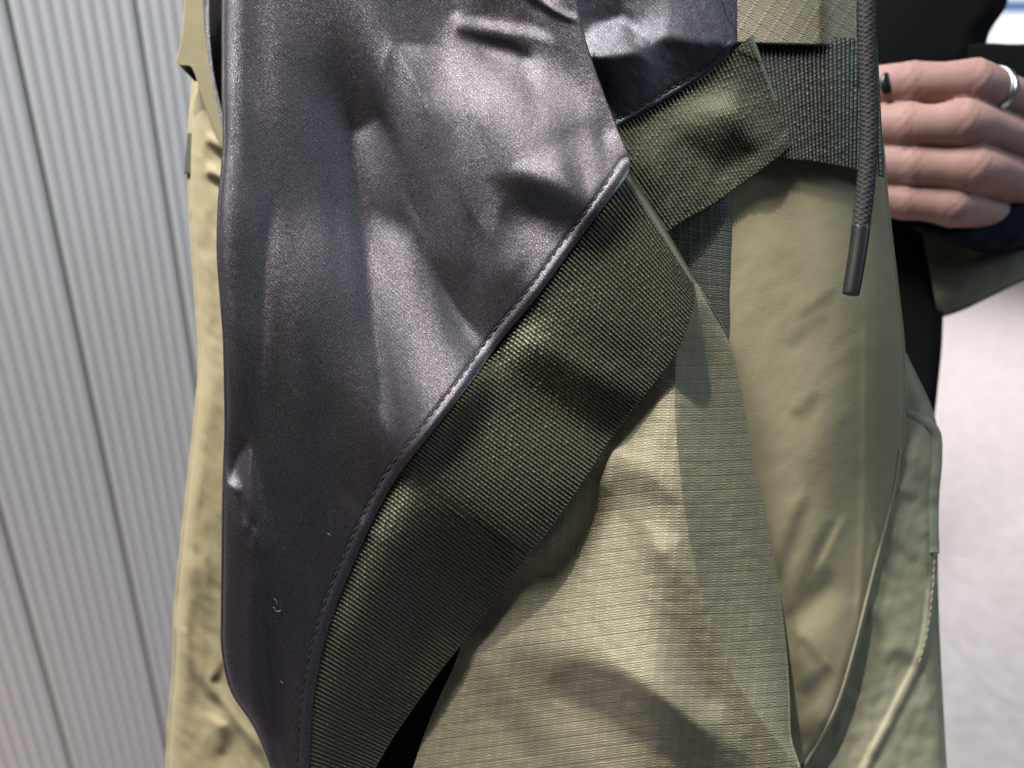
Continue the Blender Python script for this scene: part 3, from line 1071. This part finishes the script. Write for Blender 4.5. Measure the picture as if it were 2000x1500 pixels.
# ---- khaki front body panel
K = Relief((1400, 280, 1800, 1560), base=0.06, cut=500, gain=0.6)
K.poly([(1560, 900), (1640, 820), (1680, 900), (1640, 1120), (1560, 1180), (1600, 1000)], -0.25, 40)
K.line([(1580, 960), (1540, 1060), (1510, 1150)], -0.55, 12, 14)
K.line([(1640, 1010), (1600, 1080), (1545, 1180)], -0.6, 20, 18)
K.line([(1650, 1000), (1620, 1060), (1590, 1120)], 0.35, 7, 8)
K.line([(1625, 1100), (1590, 1150), (1530, 1210)], -0.6, 18, 14)
K.line([(1650, 1150), (1600, 1200), (1560, 1240), (1545, 1300)], 0.45, 26, 22)
K.line([(1560, 1240), (1590, 1280), (1600, 1300)], -0.5, 10, 10)
K.line([(1560, 1360), (1600, 1320), (1625, 1300)], -0.7, 16, 14)
K.line([(1560, 1400), (1590, 1380), (1612, 1360)], 0.4, 8, 8)
K.line([(1540, 1420), (1580, 1440), (1620, 1400)], -0.5, 20, 18)
K.line([(1560, 620), (1590, 600), (1640, 560)], -0.3, 10, 10)
K.line([(1530, 680), (1580, 640), (1620, 620)], -0.18, 12, 14)
K.line([(1600, 760), (1570, 800), (1540, 810)], -0.25, 12, 12)
K.line([(1510, 480), (1540, 510), (1560, 560)], -0.12, 20, 20)
K.wrinkle(0.03, 16, 2.2, -45, 31).wrinkle(0.02, 6, 1.2, -30, 32)
K.solve()


def khaki_depth(px, py):
    tq = (px - (1665 - 36 * np.exp(-((py - 1000) / 260.0) ** 2))) / 28.0
    turn = 0.85 * 28.0 * np.logaddexp(0, tq) * PXM
    crease = np.exp(-((px - (1691 - 22 * sstep(850, 1500, py))) / 9.0) ** 2) * 3.5 * PXM * sstep(520, 800, py)
    return 0.3030 + 0.000029 * 90 * np.logaddexp(0, (py - 420) / 90.0) + 0.0  * sstep(900, 1500, py) - K(px, py) * PXM * (0.6 + 0.4 * sstep(300, 900, py)) + turn - crease


kl = [(1380, 280), (1395, 420), (1400, 560), (1410, 700), (1420, 850), (1440, 1000), (1470, 1150), (1490, 1300), (1500, 1440), (1480, 1560)]
kr = [(1722, 280), (1734, 420), (1750, 560), (1764, 700), (1762, 850), (1742, 1000), (1706, 1130), (1664, 1290), (1616, 1420), (1520, 1560)]
patch('body_panel', kl, kr, 320, 120, khaki_depth, M['khaki'], jacket, rollB=(5, 0.02), roundB=(22, 0.003))['label'] = 'khaki cotton front panel behind the drawcord'

# pocket panels to its right, sage green
G = Relief((1560, 640, 1900, 1560), base=0.0, cut=300, gain=0.7)
G.poly([(1740, 830), (1800, 850), (1760, 950), (1735, 960)], 0.35, 16)
G.line([(1790, 890), (1800, 930), (1815, 1000)], -0.7, 14, 12)
G.line([(1755, 960), (1775, 970), (1790, 980)], -0.5, 10, 10)
G.line([(1720, 1060), (1760, 1065), (1790, 1100)], -0.45, 12, 12)
G.line([(1690, 1180), (1715, 1220), (1720, 1260)], -0.5, 14, 14)
G.line([(1720, 1300), (1760, 1285), (1795, 1300)], -0.7, 16, 12)
G.line([(1700, 1380), (1730, 1400), (1700, 1440)], 0.3, 16, 16)
G.line([(1780, 1440), (1800, 1400), (1830, 1380)], -0.4, 14, 12)
G.ridge([(1822, 1120), (1816, 1200), (1806, 1260), (1792, 1300), (1772, 1340), (1732, 1420), (1692, 1496), (1660, 1580)], 9, 9)
G.wrinkle(0.12, 12, 1.6, -60, 41)
G.solve()


def sage_depth(px, py):
    return 0.3360 + 0.006 * sstep(600, 1500, py) - G(px, py) * PXM + 0.00005 * np.clip(px - 1700, 0, 300) + zero(px, py)


sage = patch('pocket_panel', [(1725, 690), (1720, 820), (1700, 960), (1670, 1080), (1630, 1200), (1590, 1330), (1520, 1440), (1440, 1570)],
      [(1764, 690), (1822, 822), (1828, 960), (1826, 1080), (1828, 1200), (1834, 1330), (1840, 1440), (1848, 1570)], 220, 90, sage_depth, M['sage'], jacket,
      rollB=(6, 0.02), roundB=(24, 0.004))
sage['label'] = 'crumpled sage green pocket panel at the right edge of the jacket'


def seam_tube(name, pts, r, depth, mat, parent, n=120, flat=0.6, wob=0.0):
    c = smooth_curve(pts, n)
    d = depth(c[:, 0], c[:, 1])
    rr = np.full(n, r * PXM) * (1 + wob * np.random.default_rng(3).standard_normal(n))
    return tube(name, P(c[:, 0], c[:, 1], d), rr, mat, parent, seg=10, flat=flat)


seam_tube('piped_edge', [(1758, 880), (1748, 950), (1736, 1000), (1702, 1130), (1664, 1280), (1630, 1385), (1572, 1492), (1530, 1550)], 4, lambda x, y: khaki_depth(x - 6, y) + 0.0015, M['seam'], jacket, flat=0.8)
seam_tube('pocket_binding', [(1766, 806), (1800, 822), (1826, 846), (1829, 900), (1824, 960), (1822, 1020), (1824, 1080)], 13, lambda x, y: sage_depth(x, y) + 0.0006, M['binding'], sage, flat=0.4)

pale_me = stitch_me.copy()
pale_me.materials.clear()
pale_me.materials.append(M['seam'])
pc_ = smooth_curve([(1826, 1090), (1821, 1160), (1813, 1220), (1804, 1262), (1794, 1296)], 120)
stitches(pc_, np.tile([[-1.0, 0.0]], (120, 1)), 0, sage_depth, sage, pitch=15, length=7, lift=0.0012, me=pale_me, thick=2.6)

# ---- flap above the webbing band
def flap_uv(px, py):
    c, s = math.cos(math.radians(-32)), math.sin(math.radians(-32))
    return (px * c - py * s) * PXM * 1000, (px * s + py * c) * PXM * 1000


patch('flap', [(1440, -60), (1440, 0), (1440, 50), (1440, 80)], [(1672, -60), (1670, 0), (1670, 50), (1670, 86)], 60, 80,
      lambda x, y: 0.2975 - 0.0004 * np.sin((x - 1440) / 50.0) + 0.0001 * np.clip(x - 1600, 0, 99) + zero(x, y), M['ripstop_flap'], jacket, uvfn=flap_uv,
      rollE=(5, 0.004), rollB=(4, 0.006))['label'] = 'khaki ripstop flap above the green webbing band'

# ---- drawcord with its tip
cpts = smooth_curve([(1694, -60), (1693, 40), (1694, 120), (1697, 200), (1697, 280), (1691, 360), (1681, 446)], 420)
cz = 0.2905 + 0.0 * cpts[:, 0]
cc = P(cpts[:, 0], cpts[:, 1], cz)


def braid(v, a):
    k = 2 * math.pi * 26
    s1 = np.sin(3 * a + k * v) * np.sin(3 * a - k * v)
    return 0.00045 * np.abs(s1) ** 0.7 - 0.0002 + 0.00008 * np.sin(97 * v + 5 * a)


cord = tube('drawcord', cc, 16.5 * 0.2905 / FPX, M['cord'], jacket, seg=30, disp=braid)
cord['label'] = 'charcoal braided drawcord hanging down the front'
ap = smooth_curve([(1682, 440), (1677, 480), (1670, 525), (1664, 560), (1662, 572), (1661, 577)], 60)
ar = np.interp(np.linspace(0, 1, 60), [0, 0.03, 0.86, 0.95, 1.0], [16.5, 17.5, 16.0, 13.5, 7.0]) * 0.2905 / FPX
tube('cord_tip', P(ap[:, 0], ap[:, 1], 0.2905), ar, M['aglet'], cord, seg=24)['label'] = 'black plastic tip of the drawcord'

# ---- khaki at the far left, behind the satin
LK = Relief((310, -60, 600, 1560), base=0.04, cut=300)
LK.line([(402, 272), (425, 292), (450, 310)], -0.95, 9, 7)
LK.line([(402, 336), (425, 350), (450, 365)], -0.95, 10, 7)
LK.line([(400, 258), (425, 270), (446, 285)], 0.4, 10, 10)
LK.line([(400, 318), (425, 330), (446, 345)], 0.4, 10, 10)
LK.poly([(380, 800), (440, 780), (445, 1080), (400, 1040), (380, 960)], -0.2, 26)
LK.line([(385, 1070), (400, 1120), (420, 1190), (432, 1230)], 0.45, 9, 8)
LK.line([(400, 1080), (420, 1130), (440, 1160)], -0.5, 8, 8)
LK.line([(375, 1100), (400, 1180), (420, 1240)], -0.4, 16, 12)
LK.line([(352, 1160), (350, 1210), (362, 1240)], 0.5, 10, 8)
LK.line([(358, 1250), (380, 1310), (410, 1355), (445, 1380), (470, 1420), (510, 1480), (540, 1530)], -1.0, 9, 6)
LK.line([(372, 1250), (395, 1300), (430, 1350), (460, 1395), (520, 1470)], 0.5, 8, 8)
LK.line([(440, 1290), (425, 1320), (410, 1330)], -0.5, 8, 8)
LK.line([(380, 1370), (395, 1410), (400, 1450)], 0.4, 9, 9)
LK.line([(430, 1400), (440, 1440), (430, 1480)], -0.6, 14, 12)
LK.line([(400, 1390), (430, 1410), (445, 1405)], 0.4, 8, 7)
LK.wrinkle(0.07, 10, 2.0, 60, 51)
LK.solve()


def lk_depth(px, py):
    return 0.358 + 0.01 * sstep(900, 1500, py) - LK(px, py) * PXM + zero(px, py)


patch('hood_panel', [(392, 20), (384, 130), (376, 210), (372, 300), (372, 360), (380, 500), (388, 620), (393, 700), (386, 800), (372, 930), (356, 1080), (345, 1200), (344, 1290), (336, 1380), (331, 1450), (328, 1560)],
      [(520, 20), (520, 130), (520, 210), (520, 300), (520, 360), (520, 500), (520, 620), (520, 700), (520, 800), (520, 930), (520, 1080), (520, 1200), (540, 1290), (580, 1380), (600, 1450), (620, 1560)],
      420, 80, lk_depth, M['khaki_left'], jacket, rollA=(6, 0.02), roundA=(26, 0.006))['label'] = 'khaki panel edge showing left of the satin'
# khaki lapel lying over it, its corner standing off with a dark underside
patch('lapel', [(366, -60), (360, 40), (353, 90), (347, 124), (376, 133), (400, 200), (424, 262), (452, 330)],
      [(392, -60), (398, 40), (403, 90), (410, 124), (416, 150), (426, 196), (440, 240), (462, 300)], 120, 30,
      lambda x, y: 0.348 + 0.00003 * (y - 100) + zero(x, y), M['khaki_left'], jacket, rollB=(3, 0.003), rollA=(2, 0.002))['label'] = 'khaki lapel corner at the upper left'
patch('lapel_underside', [(348, 125), (362, 140), (374, 152), (379, 158)], [(400, 122), (400, 136), (396, 150), (390, 160)], 12, 12,
      lambda x, y: 0.354 + zero(x, y), M['black_cloth'], jacket)
patch('inner_gap', [(404, -60), (410, 100), (420, 200), (440, 300)], [(470, -60), (470, 100), (470, 200), (470, 300)], 20, 8,
      lambda x, y: 0.356 + zero(x, y), M['black_cloth'], jacket)
patch('side_tab', [(369, 260), (366, 300), (362, 338)], [(380, 260), (380, 300), (378, 338)], 14, 8, lambda x, y: 0.362 + zero(x, y), M['dark_tab'], jacket, rollA=(3, 0.004), rollE=(2, 0.003))

# ---- far sleeve of the jacket, at the right
FSL = Relief((1780, 420, 2060, 640), base=-0.25, cut=200)
FSL.line([(1830, 520), (1900, 500), (2010, 480)], 0.4, 18, 14)
FSL.line([(1830, 560), (1900, 550), (2010, 520)], -0.4, 12, 12)
FSL.wrinkle(0.15, 10, 2.5, -15, 61)
FSL.solve()
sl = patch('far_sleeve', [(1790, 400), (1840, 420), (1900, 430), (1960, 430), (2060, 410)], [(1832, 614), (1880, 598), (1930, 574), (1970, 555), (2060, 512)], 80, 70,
           lambda x, y: 0.424 - FSL(x, y) * PXM + zero(x, y), M['sage_shaded'], jacket, rollB=(8, 0.03), roundB=(40, 0.008))
sl['label'] = 'olive sleeve, darkened for shade, around the dark cuff at the right edge'

# black inside facing between body panel and floor
patch('inner_facing', [(1700, 280), (1710, 420), (1716, 560), (1730, 700), (1745, 830), (1760, 900)], [(1800, 280), (1812, 420), (1834, 560), (1836, 660), (1828, 760), (1818, 850)], 80, 24,
      lambda x, y: 0.425 + zero(x, y), M['black_cloth'], jacket, rollB=(5, 0.02), roundB=(24, 0.004))

# ------------------------------------------------------------------ the person: hand, black clothing
M_skin = NT('skin')
v = M_skin.obj()
c = M_skin.mix(M_skin.noise(v, 60.0, 3.0, 0.6), (0.275, 0.160, 0.138), (0.365, 0.225, 0.200))
c = M_skin.mix(M_skin.math('MULTIPLY', M_skin.noise(v, 700.0, 2.0), 0.3), c, (0.24, 0.125, 0.11))
M_skin.set(color=c, rough=0.6, spec=0.3, sss=0.25, sss_r=(1.0, 0.35, 0.2), sss_s=0.003, normal=M_skin.bump(M_skin.noise(v, 900.0, 2.0), 0.15, 0.0004))


def capsule_chain(bm, pts, n=10):
    """pts: (px,py,d,r_px) joints; adds overlapping spheres along a smooth path"""
    c = smooth_curve(np.array(pts, float), n * (len(pts) - 1) + 1)
    for x, y, d, r in c:
        m = Matrix.Translation(Vector(P(x, y, d)))
        bmesh.ops.create_icosphere(bm, subdivisions=3, radius=r * d / FPX, matrix=m)


bm = bmesh.new()
capsule_chain(bm, [(2110, 262, 0.430, 46), (2010, 212, 0.408, 43), (1950, 185, 0.396, 43), (1900, 166, 0.388, 47), (1840, 164, 0.389, 41), (1780, 166, 0.394, 43), (1735, 168, 0.398, 41), (1690, 170, 0.404, 37)])
capsule_chain(bm, [(2110, 330, 0.430, 48), (2000, 284, 0.404, 42), (1930, 256, 0.391, 42), (1878, 244, 0.384, 46), (1820, 245, 0.386, 40), (1770, 246, 0.391, 42), (1720, 246, 0.397, 40), (1680, 246, 0.402, 36)])
capsule_chain(bm, [(2080, 408, 0.430, 46), (2000, 366, 0.410, 41), (1950, 344, 0.396, 41), (1900, 333, 0.387, 45), (1840, 328, 0.389, 39), (1780, 325, 0.394, 41), (1725, 322, 0.399, 39), (1680, 320, 0.405, 35)])
capsule_chain(bm, [(2040, 446, 0.435, 42), (1950, 420, 0.415, 36), (1900, 410, 0.402, 36), (1862, 403, 0.394, 39), (1820, 398, 0.395, 35), (1770, 392, 0.399, 36), (1725, 386, 0.403, 34), (1680, 380, 0.408, 30)])
capsule_chain(bm, [(2110, 280, 0.440, 70), (2060, 360, 0.438, 70), (2120, 420, 0.445, 70)])
me = bpy.data.meshes.new('person')
bm.to_mesh(me)
bm.free()
person = bpy.data.objects.new('person', me)
COL.objects.link(person)
me.materials.append(M_skin.m)
rm = person.modifiers.new('join', 'REMESH')
rm.mode = 'VOXEL'
rm.voxel_size = 0.0009
sm = person.modifiers.new('smooth', 'SMOOTH')
sm.factor, sm.iterations = 0.5, 6
dg = bpy.context.evaluated_depsgraph_get()
me2 = bpy.data.meshes.new_from_object(person.evaluated_get(dg))
person.modifiers.clear()
person.data = me2
if not me2.materials:
    me2.materials.append(M_skin.m)
# move the origin to the hand
org = P(1850, 440, 0.40)
me2.transform(Matrix.Translation(-Vector(org)))
person.location = org
co = np.zeros(len(me2.vertices) * 3)
me2.vertices.foreach_get('co', co)
co = co.reshape(-1, 3)
nr_ = np.zeros(len(me2.vertices) * 3)
me2.vertices.foreach_get('normal', nr_)
nr_ = nr_.reshape(-1, 3)
JOINTS = [((1900, 166, 0.388), (1840, 164, 0.389), 1.0), ((1878, 244, 0.384), (1820, 245, 0.386), 1.0), ((1900, 333, 0.387), (1840, 328, 0.389), 1.0), ((1862, 403, 0.394), (1820, 398, 0.395), 0.9),
          ((1780, 166, 0.394), (1735, 168, 0.398), 0.7), ((1770, 246, 0.391), (1720, 246, 0.397), 0.7), ((1780, 325, 0.394), (1725, 322, 0.399), 0.7), ((1770, 392, 0.399), (1725, 386, 0.403), 0.6)]
for ja, jb, amt in JOINTS:
    a_, b_ = P(*ja) - org, P(*jb) - org
    ax = (b_ - a_) / np.linalg.norm(b_ - a_)
    rel = co - a_
    along = rel @ ax
    rad = np.linalg.norm(rel - along[:, None] * ax, axis=1)
    near = np.exp(-(along / 0.007) ** 2) * (rad < 0.0135)
    wr = sum(np.exp(-((along - o_ + 0.0006 * np.sin(900 * rel[:, 2] + o_ * 4000)) / 0.0006) ** 2) for o_ in (-0.0042, -0.0018, 0.0004, 0.0026, 0.0048))
    co = co + nr_ * (near * amt * (0.0009 * np.exp(-(along / 0.005) ** 2) - 0.00030 * wr))[:, None]
me2.vertices.foreach_set('co', co.ravel())
me2.update()
me2.polygons.foreach_set('use_smooth', np.ones(len(me2.polygons), bool))
bpy.data.meshes.remove(me)
tag(person, 'hand with pale pink skin, fingers curled left, gripping the jacket edge', 'person')

# dark nail of the top finger
nb_ = bmesh.new()
bmesh.ops.create_uvsphere(nb_, u_segments=16, v_segments=10, radius=1.0)
nme = bpy.data.meshes.new('fingernail')
nb_.to_mesh(nme); nb_.free()
nme.polygons.foreach_set('use_smooth', np.ones(len(nme.polygons), bool))
nme.materials.append(M['nail'])
nail = bpy.data.objects.new('fingernail', nme)
COL.objects.link(nail)
nail.parent = person
nail.location = P(1731, 163, 0.3898) - org
nail.scale = (0.0032, 0.0018, 0.0055)
nail.rotation_euler = (math.radians(-22), 0, 0)

# cuffs and dark clothing
cuffs = Relief((1700, 260, 2080, 520), base=-0.2, cut=200)
cuffs.wrinkle(0.2, 10, 3, -35, 71)
cuffs.solve()
patch('navy_cuff', [(1740, 408), (1800, 434), (1850, 446), (1895, 412), (1940, 358), (1985, 318), (2070, 240)], [(1790, 452), (1830, 462), (1880, 478), (1920, 488), (1960, 488), (2000, 480), (2080, 450)], 90, 50,
      lambda x, y: 0.400 - cuffs(x, y) * PXM + 0.00003 * np.clip(x - 1850, 0, 300) + zero(x, y), M['navy_knit'], person, rollA=(6, 0.012), rollB=(8, 0.015), roundA=(26, 0.004), roundB=(30, 0.006))
patch('black_top', [(1660, -70), (1664, 40), (1664, 120), (1680, 260), (1700, 400), (1720, 470)], [(1968, -70), (1958, 10), (1918, 92), (1935, 260), (1935, 400), (1900, 470)], 90, 60,
      lambda x, y: 0.445 + 0.002 * np.sin(x / 60.0 + y / 90.0), M['black_cloth'], person, rollB=(8, 0.05), roundB=(50, 0.012))
patch('black_cuff', [(1890, 96), (1930, 92), (1980, 94), (2070, 92)], [(1880, 160), (1930, 180), (1980, 210), (2070, 260)], 50, 30,
      lambda x, y: 0.438 + zero(x, y), M['black_cloth'], person, rollA=(8, 0.03))

# ring on the top finger
def ring_at(ca, cb, r, w):
    a, b = P(*ca), P(*cb)
    t = (b - a) / np.linalg.norm(b - a)
    n1 = np.cross(t, FWD); n1 /= np.linalg.norm(n1)
    n2 = np.cross(t, n1)
    ang = np.linspace(0, 2 * math.pi, 64, endpoint=False)
    prof = [(-w, 0), (-w * 0.8, 0.0006), (0, 0.0009), (w * 0.8, 0.0006), (w, 0), (w * 0.8, -0.0005), (-w * 0.8, -0.0005)]
    c0 = (a + b) / 2
    V = np.array([[c0 + t * p + (r + q) * (math.cos(k) * n1 + math.sin(k) * n2) for p, q in prof] for k in ang])
    k = len(prof)
    i = np.arange(64 * k).reshape(64, k)
    F = np.stack([i, np.roll(i, -1, 1), np.roll(np.roll(i, -1, 1), -1, 0), np.roll(i, -1, 0)], -1).reshape(-1, 4)
    return V.reshape(-1, 3) , F, c0


RV, RF, rc = ring_at((1952, 186, 0.3968), (1918, 173, 0.3908), 46.0 * 0.398 / FPX, 0.0024)
ring = mesh_obj('ring', RV - rc, RF, M['silver'])
ring.location = rc
tag(ring, 'plain silver band worn on the topmost finger of the hand', 'ring')
